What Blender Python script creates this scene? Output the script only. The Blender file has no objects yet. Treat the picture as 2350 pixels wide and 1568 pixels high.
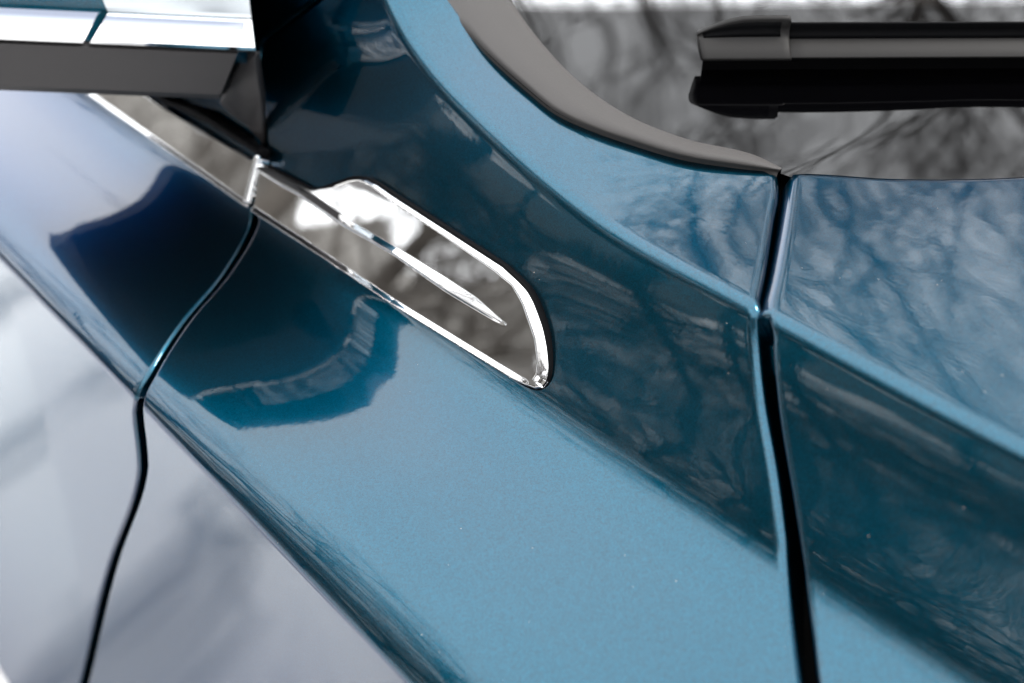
import bpy, bmesh, math, random
import numpy as np
from mathutils import Vector, Matrix
R = math.radians
sc = bpy.context.scene
rng = np.random.default_rng(7)
random.seed(7)

# ------------------------------------------------------------------ camera
# car axes: +X to the nose, +Y to the middle of the car, +Z up; metres
DIST = 0.68
BACK = np.array([.718, -.484, .5]); FWD = np.array([.58, -.385, .718]); UPV = np.array([-.045, .865, .5])
FWD = FWD/np.linalg.norm(FWD); UPV = UPV-FWD*(UPV@FWD); UPV /= np.linalg.norm(UPV); INB = np.cross(UPV, FWD)
AX = np.array([FWD[0], INB[0], UPV[0]]); AY = np.array([FWD[1], INB[1], UPV[1]]); AZ = np.array([FWD[2], INB[2], UPV[2]])
CAM = np.array([0, 0, 1.0])+AZ*DIST
LENS = 50.0
cd = bpy.data.cameras.new('camera'); co = bpy.data.objects.new('camera', cd); sc.collection.objects.link(co)
cd.lens = LENS; cd.sensor_width = 36; cd.clip_start = .02; cd.clip_end = 500
M = Matrix((tuple(AX)+(0,), tuple(AY)+(0,), tuple(AZ)+(0,), (0, 0, 0, 1))).transposed()
M.translation = Vector(CAM)
co.matrix_world = M
cd.dof.use_dof = True; cd.dof.focus_distance = .70; cd.dof.aperture_fstop = 6.5
sc.camera = co

# ------------------------------------------------------------------ sky, sun, exposure
SUN_EL, SUN_AZ = R(48), R(200)
w = bpy.data.worlds.new('World'); sc.world = w; w.use_nodes = True
nt = w.node_tree; nt.nodes.clear()
o_ = nt.nodes.new('ShaderNodeOutputWorld'); bg = nt.nodes.new('ShaderNodeBackground'); bg.inputs[1].default_value = .1
sky = nt.nodes.new('ShaderNodeTexSky'); sky.sky_type = 'NISHITA'; sky.sun_disc = False
sky.sun_elevation = SUN_EL; sky.sun_rotation = SUN_AZ; sky.dust_density = 2.5
tc = nt.nodes.new('ShaderNodeTexCoord')
mp = nt.nodes.new('ShaderNodeMapping'); mp.inputs['Scale'].default_value = (1, 1, 2.2)
nz = nt.nodes.new('ShaderNodeTexNoise'); nz.inputs['Scale'].default_value = 2.2; nz.inputs['Detail'].default_value = 6
rp = nt.nodes.new('ShaderNodeValToRGB')
rp.color_ramp.elements[0].position = .3; rp.color_ramp.elements[0].color = (.87, .87, .87, 1)
rp.color_ramp.elements[1].position = .62; rp.color_ramp.elements[1].color = (.98, .98, .98, 1)
mx = nt.nodes.new('ShaderNodeMix'); mx.data_type = 'RGBA'
mx.inputs['B'].default_value = (8.8, 8.95, 9.15, 1)
L = nt.links.new
L(tc.outputs['Generated'], mp.inputs[0]); L(mp.outputs[0], nz.inputs['Vector']); L(nz.outputs['Fac'], rp.inputs[0])
L(rp.outputs['Color'], mx.inputs['Factor']); L(sky.outputs[0], mx.inputs['A']); L(mx.outputs['Result'], bg.inputs[0]); L(bg.outputs[0], o_.inputs[0])
sl = bpy.data.lights.new('sun', 'SUN'); so = bpy.data.objects.new('sun', sl); sc.collection.objects.link(so)
sl.energy = .8; sl.angle = R(14); sl.color = (1, .96, .9)
so.rotation_euler = (math.pi/2-SUN_EL, 0, math.pi-SUN_AZ+math.pi)
sc.view_settings.view_transform = 'Standard'; sc.view_settings.look = 'None'; sc.view_settings.gamma = 1
sc.view_settings.exposure = 1.9
sc.cycles.max_bounces = 8; sc.cycles.glossy_bounces = 6

# ------------------------------------------------------------------ helpers
W_, H_ = 2350., 1568.
FPX = LENS/36*W_
def ray(u, v):
    d = AX*(u-W_/2)/FPX-AY*(v-H_/2)/FPX-AZ
    return d/np.linalg.norm(d)
def hity(u, v, y):
    d = ray(u, v); return CAM+d*((y-CAM[1])/d[1])
def hitp(u, v, p, n):
    d = ray(u, v); return CAM+d*(((p-CAM)@n)/(d@n))
def proj(P):
    q = np.asarray(P)-CAM; c = -(q@AZ)
    return np.stack([W_/2+FPX*(q@AX)/c, H_/2-FPX*(q@AY)/c], -1)

def tag(o, label=None, cat=None, group=None, kind=None):
    for k, v in (('label', label), ('category', cat), ('group', group), ('kind', kind)):
        if v: o[k] = v
    return o
def mesh_obj(name, V, Fs, mat, parent=None, smooth=True):
    me = bpy.data.meshes.new(name)
    me.from_pydata([tuple(map(float, v)) for v in V], [], [tuple(map(int, f)) for f in Fs]); me.validate()
    if smooth: me.polygons.foreach_set('use_smooth', [True]*len(me.polygons))
    me.materials.append(mat); me.update()
    o = bpy.data.objects.new(name, me); sc.collection.objects.link(o)
    if parent: o.parent = parent
    return o
def empty(name, loc=(0, 0, 0)):
    o = bpy.data.objects.new(name, None); sc.collection.objects.link(o); o.location = loc; return o
def grid_faces(n, m, flip=False, off=0):
    i, j = np.meshgrid(np.arange(n-1), np.arange(m-1), indexing='ij')
    a = (i*m+j).ravel()+off
    q = np.stack([a, a+1, a+m+1, a+m], 1)
    return q[:, ::-1] if flip else q
def unit(a): return a/np.maximum(np.linalg.norm(a, axis=-1, keepdims=True), 1e-12)
def offset_poly(pts, d):
    """shift a picture polyline sideways (left of its direction for d>0)"""
    p = np.array(pts, float); t = np.gradient(p, axis=0); t = unit(t)
    return p+d*np.stack([t[:, 1], -t[:, 0]], 1)
def dense(pts, n=60, smooth=True):
    p = np.array(pts, float)
    s = np.r_[0, np.cumsum(np.linalg.norm(np.diff(p, axis=0), axis=1))]
    q = np.linspace(0, s[-1], n)
    if not smooth: return np.stack([np.interp(q, s, p[:, k]) for k in (0, 1)], 1)
    return np.stack([pchip(s, p[:, k], q) for k in (0, 1)], 1)
def pchip(x, y, q):
    x = np.asarray(x, float); y = np.asarray(y, float); h = np.diff(x); d = np.diff(y)/h
    m = np.zeros_like(y)
    for i in range(1, len(x)-1):
        m[i] = (d[i-1]*h[i]+d[i]*h[i-1])/(h[i]+h[i-1])
    m[0] = d[0]; m[-1] = d[-1]
    i = np.clip(np.searchsorted(x, q)-1, 0, len(x)-2)
    t = (q-x[i])/h[i]
    return ((2*t**3-3*t**2+1)*y[i]+(t**3-2*t**2+t)*h[i]*m[i]+(-2*t**3+3*t**2)*y[i+1]+(t**3-t**2)*h[i]*m[i+1])

# ------------------------------------------------------------------ materials
def newmat(name):
    m = bpy.data.materials.new(name); m.use_nodes = True
    return m, m.node_tree, m.node_tree.nodes['Principled BSDF']
def simple(name, col, rough=.5, metal=0., coat=0., bump=0., bscale=300., spec=.5):
    m, t, b = newmat(name)
    b.inputs['Base Color'].default_value = (*col, 1); b.inputs['Roughness'].default_value = rough
    b.inputs['Metallic'].default_value = metal; b.inputs['Coat Weight'].default_value = coat
    b.inputs['Specular IOR Level'].default_value = spec
    tcn = t.nodes.new('ShaderNodeTexCoord'); n = t.nodes.new('ShaderNodeTexNoise'); n.inputs['Scale'].default_value = bscale; n.inputs['Detail'].default_value = 4
    t.links.new(tcn.outputs['Object'], n.inputs['Vector'])
    if bump:
        bp = t.nodes.new('ShaderNodeBump'); bp.inputs['Strength'].default_value = bump; bp.inputs['Distance'].default_value = .0006
        t.links.new(n.outputs['Fac'], bp.inputs['Height']); t.links.new(bp.outputs[0], b.inputs['Normal'])
    mr = t.nodes.new('ShaderNodeMapRange'); mr.inputs['To Min'].default_value = max(rough-.06, .0); mr.inputs['To Max'].default_value = rough+.06 if rough > .05 else rough
    t.links.new(n.outputs['Fac'], mr.inputs['Value']); t.links.new(mr.outputs[0], b.inputs['Roughness'])
    return m
def paint_mat():
    m, t, b = newmat('teal_metallic_paint')
    N = t.nodes.new; K = t.links.new
    b.inputs['Base Color'].default_value = (.0001, .055, .092, 1)
    b.inputs['Metallic'].default_value = 1; b.inputs['Roughness'].default_value = .28; b.inputs['Specular Tint'].default_value = (.05, .35, .5, 1)
    b.inputs['Coat Weight'].default_value = 1; b.inputs['Coat Roughness'].default_value = .012; b.inputs['Coat IOR'].default_value = 1.5
    tcn = N('ShaderNodeTexCoord')
    fl = N('ShaderNodeTexVoronoi'); fl.inputs['Scale'].default_value = 2600
    K(tcn.outputs['Object'], fl.inputs['Vector'])
    hs = N('ShaderNodeMapRange'); hs.inputs['From Min'].default_value = 0; hs.inputs['From Max'].default_value = 1; hs.inputs['To Min'].default_value = .62; hs.inputs['To Max'].default_value = 1.5
    sp = N('ShaderNodeSeparateColor'); K(fl.outputs['Color'], sp.inputs[0]); K(sp.outputs[0], hs.inputs['Value'])
    vm = N('ShaderNodeVectorMath'); vm.operation = 'SCALE'; vm.inputs[0].default_value = (.0001, .055, .092)
    K(hs.outputs[0], vm.inputs['Scale']); K(vm.outputs[0], b.inputs['Base Color'])
    op = N('ShaderNodeTexNoise'); op.inputs['Scale'].default_value = 210; op.inputs['Detail'].default_value = 1.5
    K(tcn.outputs['Object'], op.inputs['Vector'])
    bp = N('ShaderNodeBump'); bp.inputs['Strength'].default_value = .018; bp.inputs['Distance'].default_value = .0007
    K(op.outputs['Fac'], bp.inputs['Height']); K(bp.outputs[0], b.inputs['Coat Normal'])
    return m
PAINT = paint_mat()
CHROME = simple('chrome', (.92, .92, .92), .02, 1.0)
GREY_TRIM = simple('grey_plastic_trim', (.032, .029, .030), .45, bump=.15, bscale=900)
RUBBER = simple('moulding_rubber', (.042, .038, .036), .62, bump=.25, bscale=1200)
BLACK = simple('black_rubber', (.003, .003, .0035), .55, bump=.2, bscale=900, spec=.06)
WIPERM = simple('wiper_plastic', (.016, .015, .0145), .5, bump=.15, bscale=1500, spec=.17)
VOID = simple('unpainted_black_inner', (.002, .002, .002), .9, spec=.05)

# ------------------------------------------------------------------ the body surface
C_PX = [(889, 0), (939, 97), (1029, 207), (1123, 305), (1216, 390), (1314, 461), (1412, 535), (1529, 612), (1640, 662), (1745, 714), (1853, 768), (2115, 925), (2350, 1034)]
E_PX = [(228, 235), (400, 357), (565, 475), (740, 580), (900, 680), (1060, 780), (1180, 855), (1230, 885)]
F_PX = [(0, 590), (309, 922), (348, 964), (586, 1198), (918, 1550)]
YC, YE, YF, TUM = .052, .0105, -.124, .30
def rail_pts(px, y0, tum=0., z0=1.05):
    out = []
    for p in px:
        y = y0
        for _ in range(12):
            P = hity(*p, y); y = y0+tum*max(0, P[2]-z0)
        out.append(P)
    return np.array(out)
Cp, Ep, Fp = rail_pts(C_PX, YC, TUM), rail_pts(E_PX, YE), rail_pts(F_PX, YF)
def spline_fit(x, y, knots, lam=1e-6):
    def basis(q): return np.stack([np.ones_like(q), q, q*q, q**3]+[np.maximum(0, q-k)**3 for k in knots], -1)
    B = basis(x); c = np.linalg.solve(B.T@B+lam*np.diag([0, 0]+[1e-3]*(B.shape[1]-2)), B.T@y)
    lo, hi = x.min(), x.max()
    def f(q):
        q = np.asarray(q, float); qc = np.clip(q, lo, hi); e = 1e-4
        v = basis(qc)@c
        sl = np.where(q < lo, (basis(np.full_like(q, lo+e))-basis(np.full_like(q, lo)))@c/e, np.where(q > hi, (basis(np.full_like(q, hi))-basis(np.full_like(q, hi-e)))@c/e, 0))
        return v+sl*(q-qc)
    return f
fcy = spline_fit(Cp[:, 0], Cp[:, 1], [-.12, -.06, 0]); fcz = spline_fit(Cp[:, 0], Cp[:, 2], [-.12, -.06, 0, .08])
pe = np.polyfit(Ep[:, 0], Ep[:, 2], 1); pf = np.polyfit(Fp[:, 0], Fp[:, 2], 1)
fez = lambda x: np.polyval(pe, x)
ffz = lambda x: np.polyval(pf, x)
RC, RF = .0065, .0028
SN = lambda s: np.array([-math.sqrt(1-s*s), s])     # section normal (y,z) with z share s
NC, NE, NF, NG = .22, .56, .28, -.06
T1, T2, TQ = .10, .25, .0
def seg_top(x, d):
    cy, cz = fcy(x), fcz(x)
    return np.stack([x, cy+d, cz+fT1(x)*d-T2*d*d*.5], -1)
def herm(x, A, B, tA, tB, s):
    h = np.linalg.norm(B-A, axis=-1, keepdims=True)
    s = np.asarray(s)[..., None]
    return (2*s**3-3*s**2+1)*A+(s**3-2*s**2+s)*h*tA+(3*s**2-2*s**3)*B+(s**3-s**2)*h*tB
def tg(s):
    s = np.asarray(s, float); return np.stack([-s, -np.sqrt(1-s*s)], -1)
fNF = lambda x: .42+.14*np.clip(-x/.45, 0, 1)
fT1 = lambda x: T1+.08*np.exp(-((x+.08)/.08)**2)
def seg_ce(x, s):
    A = np.stack([fcy(x), fcz(x)], -1); B = np.stack([np.full_like(x, YE), fez(x)], -1)
    q = herm(x, A, B, tg(NC), tg(NE), s); return np.concatenate([x[..., None], q], -1)
def seg_ef(x, s):
    A = np.stack([np.full_like(x, YE), fez(x)], -1); B = np.stack([np.full_like(x, YF), ffz(x)], -1)
    q = herm(x, A, B, tg(NE)*.75, tg(fNF(x))*.8, s); return np.concatenate([x[..., None], q], -1)
LG = .55
def seg_fg(x, s):
    A = np.stack([np.full_like(x, YF), ffz(x)], -1); B = A+np.array([-.068, -1.])*LG
    q = herm(x, A, B, tg(-.05-.11*np.clip((x+.45)/.45, 0, 1)), tg(.25), s); return np.concatenate([x[..., None], q], -1)
def bez(A, Q, B, s):
    s = np.asarray(s)[..., None]; return (1-s)**2*A+2*s*(1-s)*Q+s*s*B
def S(x, row):
    """body surface point at station x for a row (segment, parameter)"""
    x = np.asarray(x, float); seg, p = row; P = np.full_like(x, p)
    ch = np.linalg.norm(np.stack([fcy(x)-YE, fcz(x)-fez(x)], -1), axis=-1)
    ce = np.linalg.norm(np.stack([np.full_like(x, YE-YF), fez(x)-ffz(x)], -1), axis=-1)
    if seg == 'top': return seg_top(x, RC+P)
    if seg == 'cr':
        return bez(seg_top(x, np.full_like(x, RC)), seg_top(x, 0*x), seg_ce(x, RC/ch), P)
    if seg == 'ce': s0 = RC/ch; return seg_ce(x, s0+(1-s0)*P)
    if seg == 'ef': s1 = 1-RF/ce; return seg_ef(x, P*s1)
    if seg == 'fr':
        return bez(seg_ef(x, 1-RF/ce), seg_ef(x, 1+0*x), seg_fg(x, np.full_like(x, RF/LG)), P)
    return seg_fg(x, RF/LG+(1-RF/LG)*P)
rows_top = [('top', d) for d in np.r_[np.linspace(.62, .12, 36)[:-1], np.linspace(.12, .05, 36)[:-1], np.linspace(.05, .018, 90)[:-1], np.linspace(.018, 0, 12)]]
rows_cr = [('cr', p) for p in np.linspace(0, 1, 10)[1:]]
rows_ce = [('ce', p) for p in np.linspace(0, 1, 60)[1:]]
rows_ef = [('ef', p) for p in np.linspace(0, 1, 70)[1:]]
rows_fr = [('fr', p) for p in np.linspace(0, 1, 10)[1:]]
rows_fg = [('fg', p) for p in np.linspace(0, 1, 40)[1:]]
ROWS = rows_top+rows_cr+rows_ce+rows_ef+rows_fr+rows_fg

def cross(P2, poly, first=True):
    """parameter index along the projected row P2 where it meets the polyline"""
    a, b = P2[:-1, None], P2[1:, None]; c, d = poly[None, :-1], poly[None, 1:]
    r = b-a; s = d-c; den = r[..., 0]*s[..., 1]-r[..., 1]*s[..., 0]; den = np.where(abs(den) < 1e-12, 1e-12, den)
    q = c-a
    t = (q[..., 0]*s[..., 1]-q[..., 1]*s[..., 0])/den; u = (q[..., 0]*r[..., 1]-q[..., 1]*r[..., 0])/den
    ok = (t >= 0) & (t <= 1) & (u >= 0) & (u <= 1)
    if not ok.any(): return None
    i, j = np.argwhere(ok)[0 if first else -1]
    return i+t[i, j]
XS = np.linspace(-1.0, .62, 1400)
def row_cut(row, poly, first=True):
    P2 = proj(S(XS, row)); k = cross(P2, poly, first)
    return None if k is None else float(np.interp(k, np.arange(len(XS)), XS))

def panel(name, rows, left, right, nu, mat, parent, hemL=None, hemR=None, thick=.016):
    """skin between two cuts (each a polyline in the picture or a station x); rolled hems at the cuts"""
    R_, XL, XR = [], [], []
    for r in rows:
        xl = left if np.isscalar(left) else row_cut(r, left)
        xr = right if np.isscalar(right) else row_cut(r, right, False)
        if xr is None and XR and r[0] == 'fg': xr = XR[-1]
        if xl is None and XL and r[0] == 'fg': xl = XL[-1]
        if xl is None or xr is None or xr-xl < .0012: continue
        R_.append(r); XL.append(xl); XR.append(xr)
    G = []
    uu = np.linspace(0, 1, nu)
    for r, a, b in zip(R_, XL, XR): G.append(S(a+(b-a)*uu, r))
    G = np.array(G)
    e = 2e-4
    n, m = G.shape[:2]
    def nrm(j):
        out = []
        for i, r in enumerate(R_):
            x0 = XL[i] if j == 0 else XR[i]
            dx = (S(np.array([x0+e]), r)-S(np.array([x0-e]), r))[0]
            a = S(np.array([x0]), R_[max(i-1, 0)])[0]; b = S(np.array([x0]), R_[min(i+1, n-1)])[0]
            out.append(np.cross(b-a, dx))
        return unit(np.array(out))
    cols = [G]
    for j, hem in ((0, hemL), (m-1, hemR)):
        if not hem: continue
        B = G[:, j]; Nn = nrm(j)
        if (Nn@np.array([0, -.6, .8])).mean() < 0: Nn = -Nn
        tb = unit(np.gradient(B, axis=0))
        T = unit(np.cross(tb, Nn)); ref = G[:, j]-G[:, 1 if j == 0 else m-2]
        if (T*ref).sum() < 0: T = -T
        rr = np.array([hem(r, B[i]) for i, r in enumerate(R_)])[:, None] if callable(hem) else hem
        th = np.linspace(0, math.pi/2, 9)[1:]
        H = [B+rr*math.sin(a)*T-rr*(1-math.cos(a))*Nn for a in th]
        H.append(H[-1]-thick*Nn)
        H = np.stack(H, 1)
        cols = [H[:, ::-1]]+cols if j == 0 else cols+[H]
    A = np.concatenate(cols, 1); n, m = A.shape[:2]
    c = A[n//2, m//2]; nn = np.cross(A[n//2, m//2+1]-c, A[n//2+1, m//2]-c)
    flip = nn@(np.array([.3, -.6, .7])) > 0
    o = mesh_obj(name, A.reshape(-1, 3), grid_faces(n, m, not flip), mat, parent)
    return o, A

# cut lines as seen in the picture
GAP_L = [(1790, 392), (1793, 420), (1780, 495), (1760, 612), (1742, 700), (1739, 722), (1743, 808), (1755, 918), (1784, 1084), (1809, 1291), (1825, 1436), (1842, 1568), (1880, 1850), (1940, 2250), (2000, 2700)]
GAP_R = [(1818, 407), (1803, 510), (1783, 627), (1763, 722), (1764, 808), (1775, 918), (1813, 1146), (1842, 1333), (1863, 1457), (1879, 1568), (1920, 1850), (1990, 2250), (2060, 2700)]
A_PX = [(900, -190), (960, -100), (1029, 0), (1100, 94), (1217, 203), (1275, 250), (1373, 297), (1451, 324), (1569, 359), (1690, 379), (1790, 392)]
HOOD_REAR = [(4200, -250), (3200, 250), (2700, 376), (2350, 404), (2174, 409), (2018, 406), (1901, 398), (1823, 395)]
DOOR_C = [(586, 488), (580, 520), (566, 551), (520, 625), (426, 738), (352, 852), (320, 914), (316, 940), (323, 1010), (327, 1085), (320, 1120), (265, 1276), (192, 1568), (110, 1900), (0, 2300)]
SAIL = [(880, -130), (740, -4), (603, 100), (597, 110), (590, 135), (604, 258), (612, 355), (600, 420), (586, 488)]

car = empty('car'); tag(car, 'dark teal metallic car seen close up at its front fender and windscreen corner', 'car')
HG, HD = .0042, .0024
px = lambda m: m*4800
fl_poly = np.concatenate([offset_poly(dense(A_PX[::-1], 90), 0), dense(SAIL, 80, False)[0:], dense(DOOR_C, 120)[1:]])
A_in = dense(A_PX[::-1], 160)+np.array([-1.5, 3.5])
door_r = dense(DOOR_C, 120)+np.array([px(HD)+2.5, 0])
sail_r = dense(SAIL, 80, False)+np.array([px(HD)-4, 4])
fl_poly = np.concatenate([A_in, sail_r, door_r[1:]])
gl = dense(GAP_L, 120)+np.array([-px(HG)-4, 0])
def hem_f(r, P): return HD if r[0] != 'top' else .0008
def hem_h(r, P): return HG if r[0] != 'top' else .009
fender, FA = panel('fender', ROWS, fl_poly, gl, 260, PAINT, car, hem_f, HG)
hl = np.concatenate([dense(HOOD_REAR, 120)+np.array([0, 8]), dense(GAP_R, 120)+np.array([px(HG)*.8+4, 0])])
hood, HA = panel('hood', ROWS, hl, .62, 260, PAINT, car, hem_h, None)
dr = np.vstack([[(612, 330), (600, 400)], dense(DOOR_C, 120)])+np.array([-px(HD)-2.5, 0])
door_rows = rows_ce[-10:]+rows_ef+rows_fr+rows_fg
door, DA = panel('front_door', door_rows, -1.0, dr, 200, PAINT, car, None, HD)


def hitS(u, v):
    best = None
    for r in rows_ce+rows_ef:
        P = S(XS, r); q = proj(P); d = np.hypot(q[:, 0]-u, q[:, 1]-v); i = d.argmin()
        if best is None or d[i] < best[0]: best = (d[i], P[i])
    return best[1]
# black void behind the cuts
def offset_rows(rows, x0, x1, nx, dep):
    xs = np.linspace(x0, x1, nx); G = np.array([S(xs, r) for r in rows])
    n = np.cross(np.gradient(G, axis=0), np.gradient(G, axis=1)); n = unit(n)
    n *= np.where((n@np.array([0, -.6, .8]))[..., None] < 0, -1, 1)
    return G-n*dep
ir = [('top', d) for d in (.10, .06, .03, .01)]+rows_ce[6::8]+rows_ef[3::8]+rows_fg[3::6]
G = offset_rows(ir, -.75, .45, 80, .017); G[:4, :, 2] -= .02
mesh_obj('inner_structure', G.reshape(-1, 3), grid_faces(*G.shape[:2]), VOID, car)

# ---------------------------------------------------------------- windscreen
G0 = hitp(1790, 392, np.array([.0306, .1392, 1.0581]), np.array([0, 0, 1.]))
G0 = np.array([.0306, .1392, 1.0530]); GA, GB = -.20, .05
GN = unit(np.array([-GA, -GB, 1.]))
def on_glass(u, v, o=0.): return hitp(u, v, G0+GN*o, GN)
ad_ = dense(A_PX, 400); ptsA = []
for r in rows_top:
    x_ = row_cut(r, ad_)
    if x_ is not None: ptsA.append(S(np.array([x_]), r)[0])
ptsA = np.array(ptsA)[::-1]
kA = np.array([np.linalg.norm(ad_-q, axis=1).argmin() for q in proj(ptsA)])
ok_ = np.r_[True, np.diff(kA) > 0]; ptsA, kA = ptsA[ok_], kA[ok_]
o_ = np.argsort(ptsA[:, 0]); pax, pay, paz = ptsA[o_].T
# the glass wraps down at its edge to meet the pillar
gx = np.linspace(-.4, .03, 80)
gy_ = np.interp(gx, pax, pay)
gc = G0[2]+GA*(gx-G0[0])+GB*(gy_-G0[1])-np.interp(gx, pax, paz)-.0004
gc[gx < pax[0]] = gc[np.searchsorted(gx, pax[0])]
gc = np.clip(gc, 0, .0028)
for _ in range(25): gc = np.r_[gc[:1], (gc[:-2]+2*gc[1:-1]+gc[2:])/4, gc[-1:]]
def gz(x, y):
    k = np.interp(x, gx, gc)*np.where(np.asarray(x) > .03, np.clip(1-(x-.03)/.05, 0, 1), 1); yA = np.interp(x, pax, pay)
    return G0[2]+GA*(x-G0[0])+GB*(y-G0[1])-k*np.exp(-(np.maximum(y-yA, -.01)/.16)**2)
def on_glass(u, v, o=0.):
    d = ray(u, v); P = hitp(u, v, G0, GN)
    for _ in range(14): P = P-d*((P[2]-gz(P[0], P[1])-o/GN[2])/(d[2]-GA*d[0]-GB*d[1]))
    return P
ag = np.array([on_glass(*p) for p in dense(A_PX, 100)]); order = np.argsort(ag[:, 0]); ag = ag[order]
print('glass gap', np.round(gc[::8], 4))
xs = np.linspace(-.62, .42, 130)
yb = np.interp(xs, ag[:, 0], ag[:, 1])-.002
yb = np.where(xs > ag[-1, 0], ag[-1, 1]-.004+(xs-ag[-1, 0])*.62, yb)
tt = np.linspace(0, 1, 60)
Gl = np.array([[(x, y, float(gz(x, y))) for y in yy+(1.0-yy)*tt**1.6] for x, yy in zip(xs, yb)])
def glass_mat():
    m, t, b = newmat('windscreen_glass'); N = t.nodes.new; K = t.links.new
    b.inputs['Base Color'].default_value = (.0006, .0006, .0008, 1); b.inputs['Roughness'].default_value = .015; b.inputs['IOR'].default_value = 1.46
    tc = N('ShaderNodeTexCoord'); sx = N('ShaderNodeSeparateXYZ'); K(tc.outputs['Object'], sx.inputs[0])
    # distance up the glass from the printed black border, metres
    f0 = on_glass(1600, 0); f1 = on_glass(2350, -8)
    d = f1-f0; nrm = np.array([d[1], -d[0]]); nrm /= np.linalg.norm(nrm)
    if nrm[0] > 0: nrm = -nrm
    dp = N('ShaderNodeVectorMath'); dp.operation = 'DOT_PRODUCT'; dp.inputs[1].default_value = (nrm[0], nrm[1], 0)
    K(tc.outputs['Object'], dp.inputs[0])
    sub = N('ShaderNodeMath'); sub.operation = 'SUBTRACT'; sub.inputs[1].default_value = float(nrm@f0[:2]); K(dp.outputs['Value'], sub.inputs[0])
    # printed dot raster fading out towards the clear glass
    mpn = N('ShaderNodeMapping'); mpn.inputs['Scale'].default_value = (640, 640, 0); mpn.inputs['Rotation'].default_value = (0, 0, R(20)); K(tc.outputs['Object'], mpn.inputs[0])
    sv = N('ShaderNodeSeparateXYZ'); K(mpn.outputs[0], sv.inputs[0])
    def cosn(o):
        a = N('ShaderNodeMath'); a.operation = 'MULTIPLY'; a.inputs[1].default_value = 2*math.pi; K(o, a.inputs[0])
        c = N('ShaderNodeMath'); c.operation = 'COSINE'; K(a.outputs[0], c.inputs[0]); return c.outputs[0]
    ad = N('ShaderNodeMath'); K(cosn(sv.outputs[0]), ad.inputs[0]); K(cosn(sv.outputs[1]), ad.inputs[1])
    mr = N('ShaderNodeMapRange'); mr.inputs['From Min'].default_value = -.016; mr.inputs['From Max'].default_value = .010; mr.inputs['To Min'].default_value = -2.2; mr.inputs['To Max'].default_value = 2.2
    K(sub.outputs[0], mr.inputs['Value'])
    gt = N('ShaderNodeMath'); gt.operation = 'GREATER_THAN'; K(mr.outputs[0], gt.inputs[0]); K(ad.outputs[0], gt.inputs[1])
    cl = N('ShaderNodeBsdfTransparent'); cl.inputs[0].default_value = (.36, .50, .45, 1)
    gg = N('ShaderNodeBsdfGlossy'); gg.inputs['Roughness'].default_value = .01
    fr = N('ShaderNodeFresnel'); fr.inputs[0].default_value = 1.46
    ms = N('ShaderNodeMixShader'); K(fr.outputs[0], ms.inputs[0]); K(cl.outputs[0], ms.inputs[1]); K(gg.outputs[0], ms.inputs[2])
    m2 = N('ShaderNodeMixShader'); K(gt.outputs[0], m2.inputs[0]); K(b.outputs[0], m2.inputs[1]); K(ms.outputs[0], m2.inputs[2])
    K(m2.outputs[0], t.nodes['Material Output'].inputs['Surface'])
    return m
mesh_obj('windscreen', Gl.reshape(-1, 3), grid_faces(*Gl.shape[:2], False), glass_mat(), car)
cw = np.array([[(x, y, float(gz(x, y))-.012) for y in (yy-.03, yy+.02, yy+.2, yy+.4)] for x, yy in zip(xs, yb) if x > -.06])
mesh_obj('cowl_cover', cw.reshape(-1, 3), grid_faces(*cw.shape[:2], False), BLACK, car)
DASH = simple('dashboard_vinyl', (.055, .082, .074), .6, bump=.3, bscale=400)
dq = [(-1.6, .10, 1.03), (-.05, .145, 1.03), (.02, 1.2, 1.03), (-1.6, 1.2, 1.03)]
dv = [(x, y, z) for x, y, z in dq]+[(x, y, z-.05) for x, y, z in dq]
mesh_obj('dashboard', dv, [(0, 1, 2, 3), (7, 6, 5, 4), (0, 4, 5, 1), (1, 5, 6, 2), (2, 6, 7, 3), (3, 7, 4, 0)], DASH, car, False)

# rubber moulding between paint and glass
B_PX = [(1030, -180), (1100, -95), (1170, 0), (1236, 90), (1334, 192), (1451, 270), (1569, 317), (1744, 361), (1794, 386)]
bd_ = dense(B_PX, 400); secs = []
for k in range(int(kA[0]), 400, 2):
    e_ = np.array([np.interp(k, kA, ptsA[:, c]) for c in range(3)])
    pa, pb = ad_[k], bd_[k]
    gl_ = lambda f, o: on_glass(*(pa*(1-f)+pb*f), o)
    ou = unit(e_-on_glass(*pb, 0.)); a = e_+ou*.0032-GN*.0012
    secs.append([a-GN*.010, a, gl_(-.01, .0016), gl_(.10, .0030), gl_(.5, .0036), gl_(.9, .0028), gl_(1., .0018), gl_(1., -.004)])
secs = np.array(secs)
mesh_obj('windscreen_moulding', secs.reshape(-1, 3), grid_faces(*secs.shape[:2], False), RUBBER, car)

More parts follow.
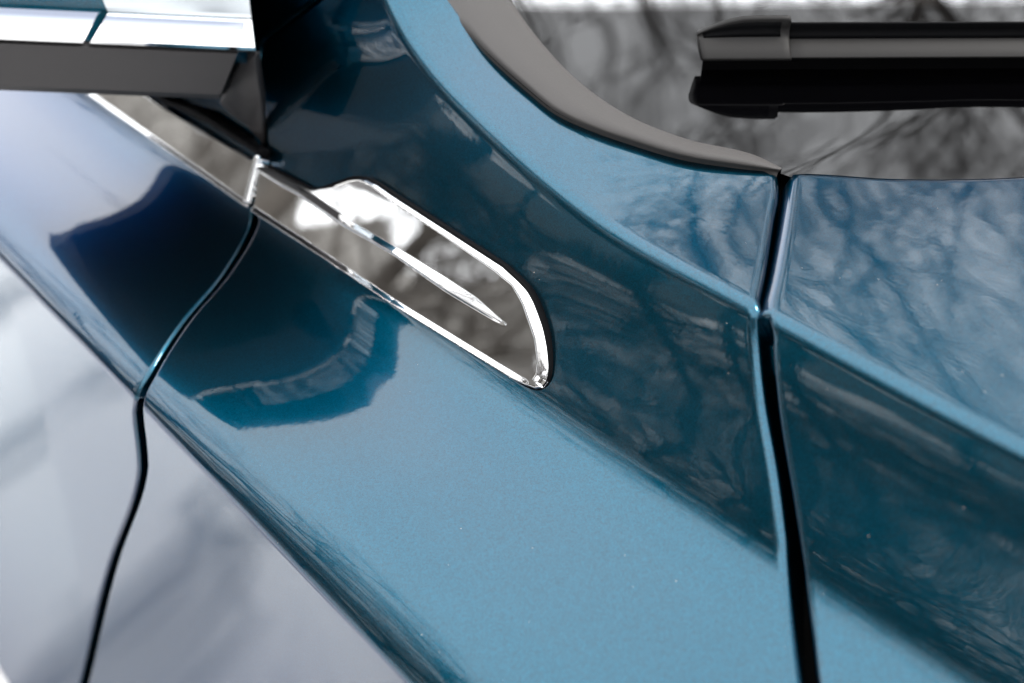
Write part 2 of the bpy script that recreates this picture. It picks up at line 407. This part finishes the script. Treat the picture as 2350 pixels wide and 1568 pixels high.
# ---------------------------------------------------------------- wiper
def loft(sections):
    s = np.array(sections); n, m = s.shape[:2]
    V = s.reshape(-1, 3); Fs = []
    for i in range(n-1):
        for j in range(m):
            k = (j+1) % m; Fs.append((i*m+j, i*m+k, (i+1)*m+k, (i+1)*m+j))
    Fs.append(tuple(range(m))[::-1]); Fs.append(tuple((n-1)*m+j for j in range(m)))
    return V, Fs
wa, wb = on_glass(1610, 160), on_glass(2500, 156)
wd = unit(wb-wa); ws = np.cross(wd, GN)
if (proj(wa+ws*.01)-proj(wa))[1] < 0: ws = -ws
wl = np.linalg.norm(wb-wa)
def wp(t, s, h): return wa+wd*t+ws*s*.001+GN*h*.001
cap_k = .91
wiper = empty('wiper_arm_assembly'); wiper.parent = car; wiper.name = 'wiper_blade'
sect_full = [(6.2, 11), (7.2, 12.4), (6.6, 14.5), (4.2, 18.5), (1.8, 21.6), (.6, 22.4), (-1.8, 24.2), (-2.4, 28), (-1.6, 31.6), (-1.9, 32.4), (-3.0, 32.4), (-4.2, 31), (-5.2, 24), (-6.4, 15), (-6.4, 11)]
sect = [(4, 11), (4.2, 12.4), (11.2, 15.4), (12, 16.3), (11.6, 17), (6, 19.6), (.6, 22.4), (-6.0, 22.4), (-6.4, 15), (-6.4, 11)]
crest = [(.2, 22.5), (-1.9, 24.2), (-2.5, 28), (-1.7, 31.6), (-2.0, 32.4), (-3.0, 32.4), (-4.2, 31), (-5.6, 22.5)]
V, Fs = loft([[wp(t, p[0], p[1]*.84) for p in crest] for t in np.linspace(.03, wl+.5, 30)])
mesh_obj('spoiler_crest', V, Fs, BLACK, wiper)
V, Fs = loft([[wp(t, p[0], p[1]*.84) for p in sect] for t in np.linspace(.03, wl+.5, 30)])
mesh_obj('spoiler', V, Fs, WIPERM, wiper)
cap = [(5, 9.4), (5.2, 11.6), (12.4, 13.6), (13.2, 14.8), (12.6, 16), (7, 19), (2.6, 21.6), (1.4, 22.4), (-1.0, 24.4), (-1.6, 28), (-.6, 32.6), (-1.6, 33.8), (-3.6, 34.2), (-5.4, 32), (-6.4, 24), (-7.4, 15), (-7.4, 9.4)]
recess = []
capsec = []
for f in (0, .02, .06, .12, .22, .35, .5, .7, .9, .97, 1.0):
    top = 23.5+10.7*math.sin(min(1, f/.62)*math.pi/2)
    inset = .95 if f in (0, 1.0) else 1
    row = []
    for s_, h_ in cap:
        hh = h_ if h_ < 22 else 22+(h_-22)*(top-22)/12.2
        row.append(wp(-.002+.0475*f-.0045*(hh-9.4)/24*(1-f), s_*inset, (9.4+(hh-9.4)*inset)*cap_k))
    capsec.append(row)
    if .04 < f < .95:
        rc = [(1.25, 23.1), (-.75, 24.4), (-1.35, 28), (-.75, 31.4), (-2.6, 31.0), (-3, 24)]
        recess.append([wp(-.002+.0475*f-.0045*(22+(h_-22)*(top-22)/12.2-9.4)/24*(1-f), s_+.1, (22+(h_-22)*(top-22)/12.2)*cap_k) for s_, h_ in rc])
V, Fs = loft(capsec); cap_o = mesh_obj('end_cap', V, Fs, WIPERM, wiper)
V, Fs = loft(recess); mesh_obj('cap_recess', V, Fs, BLACK, wiper)
V, Fs = loft([[wp(t, s_, h_) for s_, h_ in [(3, 12), (3, 9), (.8, 8), (.7, .2), (-.7, .2), (-.8, 8), (-3, 9), (-3, 12)]] for t in (.0, .02, wl+.5)])
mesh_obj('rubber_lip', V, Fs, BLACK, wiper, False)

# ---------------------------------------------------------------- chrome side garnish, a relief on a tilted plane
PN = unit(np.array([0, -.876, .483]))
PE = np.array([0, YE, float(fez(0.))])+PN*.0018
pe1 = unit(np.array([1, 0, pe[0]])-PN*(np.array([1, 0, pe[0]])@PN)); pe2 = np.cross(PN, pe1)
if pe2[2] < 0: pe2 = -pe2
def to_pq(px_, o=0.):
    out = []
    for p in px_:
        P = hitp(p[0], p[1], PE+PN*o, PN)-PN*o-PE; out.append((P@pe1, P@pe2))
    return np.array(out)
def from_pq(pq, h): return PE+pq[..., :1]*pe1+pq[..., 1:]*pe2+np.asarray(h)[..., None]*PN
def seg_dist(Q, poly, closed=True):
    A = poly; B = np.roll(poly, -1, 0) if closed else poly[1:]
    if not closed: A = poly[:-1]
    best = np.full(len(Q), 1e9); near = np.zeros_like(Q)
    for a, b in zip(A, B):
        ab = b-a; t = np.clip(((Q-a)@ab)/max(ab@ab, 1e-15), 0, 1); c = a+t[:, None]*ab
        d = np.linalg.norm(Q-c, axis=1); k = d < best; best[k] = d[k]; near[k] = c[k]
    return best, near
def inside(Q, poly):
    r = np.zeros(len(Q), bool); n = len(poly)
    for i in range(n):
        a, b = poly[i], poly[(i+1) % n]
        c = ((a[1] > Q[:, 1]) != (b[1] > Q[:, 1])) & (Q[:, 0] < (b[0]-a[0])*(Q[:, 1]-a[1])/(b[1]-a[1]+1e-15)+a[0])
        r ^= c
    return r
def relief(name, outline, height, step, mat, parent, skirt=.006):
    """height-field piece cut to an outline, its rim snapped to the outline and turned down"""
    lo, hi = outline.min(0)-step*2, outline.max(0)+step*2
    nx, ny = [int(v) for v in np.ceil((hi-lo)/step)+1]
    gx, gy = np.meshgrid(lo[0]+np.arange(nx)*step, lo[1]+np.arange(ny)*step, indexing='ij')
    Q = np.stack([gx.ravel(), gy.ravel()], 1)
    ins = inside(Q, outline); d, near = seg_dist(Q, outline)
    Q = np.where(((d < step*.75))[:, None], near, Q)
    keep = ins | (d < step*.75)
    idx = -np.ones(len(Q), int); 
    i, j = np.meshgrid(np.arange(nx-1), np.arange(ny-1), indexing='ij')
    a = (i*ny+j).ravel(); f = np.stack([a, a+ny, a+ny+1, a+1], 1)
    f = f[keep[f].all(1)]
    used = np.unique(f); idx[used] = np.arange(len(used)); f = idx[f]; Q = Q[used]
    dd, _ = seg_dist(Q, outline); ed = {}
    V = from_pq(Q, height(Q, dd))
    for q in f:
        for k in range(4):
            e = (q[k], q[(k+1) % 4]); r_ = (e[1], e[0])
            if r_ in ed: del ed[r_]
            else: ed[e] = 1
    V = list(V); Fs = [tuple(q) for q in f]; mp_ = {}
    for (a_, b_) in ed:
        for q in (a_, b_):
            if q not in mp_: mp_[q] = len(V); V.append(V[q]-PN*skirt)
        Fs.append((b_, a_, mp_[a_], mp_[b_]))
    return mesh_obj(name, V, Fs, mat, parent)
OUT_PX = [(580, 486), (746, 594), (900, 698), (1094, 818), (1202, 884), (1225, 893), (1243, 890), (1253, 876), (1257, 850), (1253, 800), (1243, 750), (1221, 691), (1206, 663), (1186, 641), (1148, 606), (997, 509), (900, 447), (862, 421), (838, 408), (808, 405), (768, 418), (738, 430), (716, 435), (700, 430), (595, 374)]
TOPIN_PX = [(770, 428), (798, 418), (823, 414), (854, 428), (900, 463), (1016, 540), (1132, 621), (1175, 656), (1198, 698), (1225, 776), (1232, 830), (1229, 856), (1221, 868)]
RIDGE_LO = [(580, 382), (640, 420), (684, 443), (785, 513), (900, 579), (1016, 660), (1132, 729), (1163, 745)]
RIDGE_HI = [(592, 374), (640, 400), (700, 435), (808, 509), (900, 563), (1016, 633), (1094, 684), (1163, 745)]
outline = to_pq(OUT_PX); outline_s = []
tin = to_pq(TOPIN_PX); rlo = np.array([to_pq([q_], .0019*min(1, (1163-q_[0])/150))[0] for q_ in RIDGE_LO]); rhi = to_pq(RIDGE_HI, 0.)
bot = to_pq([(580, 484), (746, 594), (900, 698), (1094, 818), (1202, 884)])
upl = to_pq(OUT_PX[6:23]); bpoly = np.vstack([upl, tin])
def sstep(t): t = np.clip(t, 0, 1); return t*t*(3-2*t)
def garnish_h(Q, dd):
    p, q = Q[:, 0], Q[:, 1]
    h = np.zeros(len(Q))
    # ridge: lower facet stands proud, a ledge slopes up and in to the upper facet
    ql = np.interp(p, rlo[:, 0], rlo[:, 1]); qh = np.interp(p, rhi[:, 0], rhi[:, 1]); wd_ = np.maximum(qh-ql, .0004)
    amp = .0019*np.clip((rlo[-1, 0]-p)/.05, 0, 1)
    t = (q-ql)/wd_
    h += amp*np.where(t < 0, sstep(1+(q-ql)/.0016), 1-np.clip(t, 0, 1)**1.2)
    # rolled border along the top and the front end
    dt, _ = seg_dist(Q, tin, False); du, _ = seg_dist(Q, upl, False)
    f = np.where(inside(Q, bpoly), dt/(dt+du+1e-9), 0)
    h += .0008*sstep(f*5)-.0036*f**1.35
    # lip along the bottom
    qb = np.interp(p, bot[:, 0], bot[:, 1]); s_ = (q-qb)
    h += np.where(p < bot[-1, 0]+.004, sstep((bot[-1, 0]+.003-p)/.012)*.0024*np.clip(1-s_/.0030, 0, 1)**1.1, 0)
    return h-.001*np.clip(1-dd/.0009, 0, 1)**2
garnish = relief('chrome_garnish', outline, garnish_h, .00035, CHROME, car)
cen = outline.mean(0)
def grow(poly, d):
    t = unit(np.roll(poly, -1, 0)-np.roll(poly, 1, 0)); n = np.stack([t[:, 1], -t[:, 0]], 1)
    if ((poly-cen)*n).sum() < 0: n = -n
    return poly+n*d
def resample(poly, n):
    p = np.vstack([poly, poly[:1]]); s_ = np.r_[0, np.cumsum(np.linalg.norm(np.diff(p, axis=0), axis=1))]
    q = np.linspace(0, s_[-1], n, endpoint=False); return np.stack([np.interp(q, s_, p[:, k]) for k in (0, 1)], 1)
ol = resample(outline, 400)
for _ in range(6): ol = (np.roll(ol, 1, 0)+ol*2+np.roll(ol, -1, 0))/4
ring = []
for gdist, hh in ((-.0006, -.0012), (.0009, -.0014), (.0010, -.006)):
    ring.append(from_pq(grow(ol, gdist), np.full(len(ol), hh)))
rg = np.array(ring).transpose(1, 0, 2)
rg = np.concatenate([rg, rg[:1]], 0)
mesh_obj('garnish_gasket', rg.reshape(-1, 3), grid_faces(*rg.shape[:2], False), BLACK, car)

# chrome waist strip on the door
BELT = [(-150, -33), (228, 236), (400, 358), (556, 470), (566, 475), (572, 466), (598, 366), (590, 358), (575, 366), (371, 244), (-150, -121)]
bo = to_pq(BELT)
bb = to_pq([(-420, -218), (228, 236), (400, 358), (566, 475)])
be = to_pq([(572, 466), (598, 362)])
def belt_h(Q, dd):
    p, q = Q[:, 0], Q[:, 1]
    s_ = q-np.interp(p, bb[:, 0], bb[:, 1])
    h = .0013*np.clip(1-s_/.0034, 0, 1)**1.1
    return h-.001*np.clip(1-dd/.0008, 0, 1)**2
cs = []
for f in np.linspace(-.02, 1.02, 24):
    c_ = be[0]*(1-f)+be[1]*f
    cs.append([from_pq(np.array([c_+np.array([-.0021+.0022*-math.cos(a_), 0])]), np.array([.0002+.0030*math.sin(a_)]))[0] for a_ in np.linspace(0, math.pi, 12)])
V, Fs = loft(cs); mesh_obj('strip_end_cap', V, Fs, CHROME, door)
mesh_belt = relief('chrome_waist_strip', bo, belt_h, .0004, CHROME, door)

# ---------------------------------------------------------------- pillar skin above the seam, side window, waist seal
sp_ = dense([(940, -220), (880, -154), (734, -22), (596, 82), (586, 110), (584, 200), (586, 360), (586, 480)], 120, False)
prow = rows_top[-22:]+rows_cr+rows_ce
o_p, _ = panel('pillar_panel', prow, -.52, sp_, 60, PAINT, car, None, .004)
sw = [(-.36, .030, .955), (-1.3, .030, .955), (-1.3, .16, 1.35), (-.62, .16, 1.35)]
wn = unit(np.cross(np.array(sw[1])-sw[0], np.array(sw[2])-sw[0]))
WINDOW = simple('tinted_side_window', (.012, .014, .015), .02)
mesh_obj('side_window', sw+[tuple(np.array(p)+wn*.004*(1 if wn[1] > 0 else -1)) for p in sw], [(0, 1, 2, 3), (7, 6, 5, 4), (0, 4, 5, 1), (1, 5, 6, 2), (2, 6, 7, 3), (3, 7, 4, 0)], WINDOW, door, False)
SEAL = [(596, 360), (480, 286), (371, 236), (-300, -172), (-300, -215), (395, 228), (450, 240), (520, 284), (604, 342)]
so_ = to_pq(SEAL)
relief('window_seal', so_, lambda Q, dd: -.0005+.003*np.sqrt(np.clip(dd/.004, 0, 1)), .0012, BLACK, door)

# ---------------------------------------------------------------- door mirror
mir = empty('door_mirror'); mir.parent = car
MB = hity(588, 118, .022)
uz = np.array([0, 0, 1.])
mh = np.array([-.50, -.866, 0]); mq = np.cross(uz, mh)
far = hitp(0, 92, MB, mq)
md = unit(far-MB)
if mq@(CAM-MB) < 0: mq = -mq
uz = np.cross(md, mq); uz *= np.sign(uz[2])
def mpt(t, q, h): return MB+md*t+mq*q+uz*h
def medge(u, v, n): return hitp(u, v, MB, n)           # where a sight line meets a tilted face through the lower strip edge
NS = unit(mq*.66+uz*.75); NL = unit(mq*.97-uz*.12)
def loc(P): d = P-MB; return np.array([d@md, d@mq, d@uz])
st = loc(medge(586, 46, NS)); st0 = loc(medge(0, 16, NS)); lw = loc(medge(585, 236, NL)); lw0 = loc(medge(0, 206, NL))
sq, sh = st[1], st[2]
Tm = .26
def strip_prof(out=0.):
    return [(sq-.004, sh-.003), (sq, sh), (.0, .0040), (.0014, .0028), (.0006, .0006), (-.002, -.0012), (-.006, -.0015)]
def ext(name, prof, t0f, t1f, mat, parent, n=14, taper=None):
    secs = []
    for f in np.linspace(0, 1, n):
        row = []
        for q, h in prof:
            t = t0f(q, h)+(t1f(q, h)-t0f(q, h))*f
            k = taper(t) if taper else (0, 1)
            row.append(mpt(t, q+k[0], h*k[1]))
        secs.append(row)
    V, Fs = loft(secs); return mesh_obj(name, V, Fs, mat, parent, name in ('mirror_housing',))
cut = lambda u, v, n: loc(medge(u, v, n))[0]
# slanted split between the two chrome pieces
tb, tt_ = cut(205, 100, NS), cut(248, 28, NS); tb2, tt2 = cut(190, 98, NS), cut(226, 24, NS)
def split(a, b): return lambda q, h: a+(b-a)*np.clip(h/sh, -.3, 1.2)
te0, te1 = 0., cut(577, 42, NS)
back_ = lambda t: (-2.2*max(0, t-.19)**2*4, 1-.5*max(0, t-.19)/.14)
prof = strip_prof()
prof_s = prof+[(-.012, .006)]
ext('chrome_strip', prof_s, split(te0, te1), split(tb, tt_), CHROME, mir, 14, back_)
ext('chrome_strip', prof_s, split(tb2, tt2), lambda q, h: Tm, CHROME, mir, 14, back_)
BEZ = simple('pale_mirror_bezel', (.55, .60, .64), .04, 1.0)
up_prof = [(sq-.001, sh+.0006), (sq-.0008, sh+.003), (sq-.0012, sh+.021), (sq-.003, sh+.022), (sq-.012, sh+.022), (sq-.012, sh-.002)]
ext('mirror_bezel', up_prof, lambda q, h: te1+.10*(h-sh), lambda q, h: tt_+.35*(h-sh), BEZ, mir, 10, back_)
hs_prof = [(sq-.0055, sh-.001), (sq-.0045, sh+.004), (sq-.001, sh+.026), (sq+.002, sh+.040), (sq, sh+.047), (sq-.006, sh+.051), (sq-.05, sh+.054), (sq-.12, sh+.050), (sq-.15, sh+.035), (sq-.15, -.025), (-.012, -.012), (-.010, 0)]
ext('mirror_housing', hs_prof, lambda q, h: te1+.003+.10*max(0, h-sh), lambda q, h: Tm-(.05 if h > sh+.045 else .01), PAINT, mir, 16, back_)
lq, lh = lw[1], lw[2]
trim = [(-.004, -.0016), (-.0012, -.0026), (lq*.3-.0012, lh*.3), (lq-.001, lh+.004), (lq-.004, lh), (-.05, lh-.011), (-.17, lh-.054), (-.21, lh-.045), (-.21, .0)]
ext('lower_trim', trim, lambda q, h: cut(500, 236, NL)*np.clip(h/lh, 0, 1)+cut(548, 130, NL)*(1-np.clip(h/lh, 0, 1)), lambda q, h: Tm-.01, GREY_TRIM, mir, 16, back_)
# foot that carries the mirror on the door
def foot(name, pxs, yd, depth):
    P = [hity(u, v, y) for (u, v), y in zip(pxs, yd)]
    n = unit(np.cross(P[1]-P[0], P[2]-P[0])); n = n if n@(CAM-P[0]) > 0 else -n
    k = len(P); V = P+[p-n*depth for p in P]
    Fs = [tuple(range(k)), tuple(range(2*k-1, k-1, -1))]+[(i, i+k, (i+1) % k+k, (i+1) % k) for i in range(k)]
    o = mesh_obj(name, V, Fs, GREY_TRIM, mir)
    bv = o.modifiers.new('round', 'BEVEL'); bv.width = .002; bv.segments = 3; bv.limit_method = 'NONE'
    return o
foot('mirror_foot', [(586, 128), (548, 140), (500, 238), (530, 262), (566, 292), (604, 338), (598, 240)], [.026, .020, .014, .020, .026, .032, .032], .007)

# ---------------------------------------------------------------- ground and the bare wood that the paint mirrors
def ground_mat():
    m, t, b = newmat('pale_concrete'); N = t.nodes.new; K = t.links.new
    tc = N('ShaderNodeTexCoord'); n1 = N('ShaderNodeTexNoise'); n1.inputs['Scale'].default_value = 2.4; n1.inputs['Detail'].default_value = 8
    K(tc.outputs['Object'], n1.inputs['Vector'])
    r = N('ShaderNodeValToRGB'); r.color_ramp.elements[0].position = .38; r.color_ramp.elements[0].color = (.26, .26, .265, 1)
    r.color_ramp.elements[1].position = .52; r.color_ramp.elements[1].color = (.72, .71, .70, 1)
    K(n1.outputs['Fac'], r.inputs[0]); K(r.outputs[0], b.inputs['Base Color']); b.inputs['Roughness'].default_value = .8
    return m
g = mesh_obj('ground', [(-200, -200, 0), (200, -200, 0), (200, 200, 0), (-200, 200, 0)], [(0, 1, 2, 3)], ground_mat(), None, False); g['kind'] = 'structure'
BARK = simple('bark', (.076, .067, .058), .9, bump=.6, bscale=30)
def tree_mesh(seed, H, spread=1.0, depth=4):
    r = random.Random(seed); segs = {0: [], 1: []}
    def grow_(p, d, ln, rad, lv):
        n = 4 if lv == 0 else 3; pts = [p]; dd = d
        for i in range(n):
            dd = (dd+Vector((r.uniform(-1, 1), r.uniform(-1, 1), r.uniform(-.3, .6)))*(.10 if lv == 0 else .22)).normalized()
            p = p+dd*ln/n; pts.append(p)
        rads = [rad*(1-.62*i/n) for i in range(n+1)]
        segs[0 if lv == 0 else 1].append((pts, rads))
        if lv >= depth: return
        kids = (13, 7, 6, 5)[lv]
        for k in range(kids):
            f = r.uniform(.28 if lv == 0 else .2, 1); i = min(int(f*n), n-1); q = pts[i].lerp(pts[i+1], f*n-i)
            a = r.uniform(0, 2*math.pi); b_ = (pts[i+1]-pts[i]).normalized()
            side = b_.orthogonal(); side.rotate(__import__('mathutils').Quaternion(b_, a))
            nd = (b_*r.uniform(.5, 1.0)+side*spread*r.uniform(.6, 1.1)+Vector((0, 0, .22))).normalized()
            grow_(q, nd, ln*r.uniform(.38, .62)*(1.15-.4*f if lv == 0 else 1), rads[i]*r.uniform(.4, .6), lv+1)
    grow_(Vector((0, 0, 0)), Vector((0, 0, 1)), H, H*.022, 0)
    out = []
    for key in (0, 1):
        V, Fs = [], []
        for pts, rads in segs[key]:
            ns = 7 if key == 0 else 3; b0 = len(V)
            for i, p in enumerate(pts):
                t = (pts[min(i+1, len(pts)-1)]-pts[max(i-1, 0)]).normalized(); a = t.orthogonal().normalized(); c = t.cross(a)
                for k in range(ns):
                    th = 2*math.pi*k/ns; V.append(p+(a*math.cos(th)+c*math.sin(th))*max(rads[i], .0045))
            for i in range(len(pts)-1):
                for k in range(ns):
                    k2 = (k+1) % ns; Fs.append((b0+i*ns+k, b0+i*ns+k2, b0+(i+1)*ns+k2, b0+(i+1)*ns+k))
        me = bpy.data.meshes.new('bare_tree'); me.from_pydata(V, [], Fs); me.polygons.foreach_set('use_smooth', [True]*len(Fs)); me.materials.append(BARK); out.append(me)
    return out
TM = [tree_mesh(11, 7.5), tree_mesh(23, 8.5, .9), tree_mesh(37, 6.5, 1.15)]
def tree(x, y, k, sc_, rz, label, group):
    t = empty('bare_tree', (x, y, 0)); t.rotation_euler = (0, 0, rz); t.scale = (sc_,)*3; tag(t, label, 'tree', group)
    for nm, me in zip(('trunk', 'crown'), TM[k]):
        o = bpy.data.objects.new(nm, me); sc.collection.objects.link(o); o.parent = t
HILLM = simple('wooded_slope', (.125, .119, .110), .95, bump=.8, bscale=3)
na = 160; hv = []
for i in range(na):
    a = 2*math.pi*i/na; dg = math.degrees(a)
    side = sstep((dg-198)/14)*sstep((345-dg)/20); far_ = sstep((dg-60)/20)*sstep((178-dg)/14)
    top = 1.0+2.6*sstep((dg-185)/8)*sstep((240-dg)/20)+side*(1.5+.9*math.sin(a*23)+.8*math.sin(a*57))+far_*(3.2+.8*math.sin(a*31))
    for rad, z in ((20, -.05), (24, top*.72), (27, top), (40, top*1.05), (60, -.1)): hv.append((rad*math.cos(a), rad*math.sin(a), z))
hf = [(i*5+k, ((i+1) % na)*5+k, ((i+1) % na)*5+k+1, i*5+k+1) for i in range(na) for k in range(4)]
hl_ = mesh_obj('hills', hv, hf, HILLM); hl_['kind'] = 'structure'
for i in range(36):
    a = R(213+i*122/35+random.uniform(-3, 3)); d = random.uniform(8.5, 15)
    tree(d*math.cos(a), d*math.sin(a), i % 3, random.uniform(.45, 1.2), random.uniform(0, 6.3), 'bare winter tree in the wood beside the car, seen only mirrored in the paint', 'bare trees of the wood mirrored in the car side')
for i in range(10):
    a = R(80+i*66/9+random.uniform(-3, 3)); d = random.uniform(10.5, 14)
    tree(d*math.cos(a), d*math.sin(a), (i+1) % 3, random.uniform(.9, 1.15), random.uniform(0, 6.3), 'tall bare tree beyond the far side of the car, seen only mirrored in the bonnet', 'bare trees mirrored in the bonnet and windscreen')

for i in range(9):
    a = R(186+i*30/8+random.uniform(-1.5, 1.5)); d = random.uniform(8, 12)
    tree(d*math.cos(a), d*math.sin(a), i % 3, random.uniform(.2, .3), random.uniform(0, 6.3), 'low bare sapling behind the car, seen only mirrored in the chrome waist strip', 'bare saplings mirrored in the chrome')
# fine dust on the paint
dv, df = [], []
for _ in range(70):
    u, v = random.uniform(1050, 2300), random.uniform(380, 1400)
    r = None
    for row in random.sample(rows_top[30:]+rows_ce+rows_ef, 1):
        x_ = random.uniform(-.12, .24)
        if row[0] == 'top' and x_ < .05: continue
        P = S(np.array([x_]), row)[0]; q = proj(P)
        if not (0 < q[0] < 2350 and 0 < q[1] < 1568): continue
        if np.interp(q[1], [p[1] for p in GAP_L], [p[0] for p in GAP_L])-24 < q[0] < np.interp(q[1], [p[1] for p in GAP_R], [p[0] for p in GAP_R])+24: continue
        n_ = unit(np.array([0, -.5, .86])); rr = random.uniform(.00012, .0003); b0 = len(dv)
        t1 = unit(np.cross(n_, [1, 0, .3])); t2 = np.cross(n_, t1)
        for a in range(5): dv.append(P+rr*(t1*math.cos(a*1.257)+t2*math.sin(a*1.257)))
        dv.append(P+n_*rr*.9)
        df += [(b0+a, b0+(a+1) % 5, b0+5) for a in range(5)]
DUST = simple('dust', (.6, .57, .52), .9)
du_ = mesh_obj('dust_specks', dv, df, DUST, car); du_['kind'] = 'stuff'

for i in range(12):
    a = R(-22+i*92/11+random.uniform(-3, 3)); d = random.uniform(9, 14)
    tree(d*math.cos(a), d*math.sin(a), i % 3, random.uniform(.7, 1.1), random.uniform(0, 6.3), 'bare tree in front of the car, seen only mirrored in the door mirror housing', 'bare trees in front of the car')
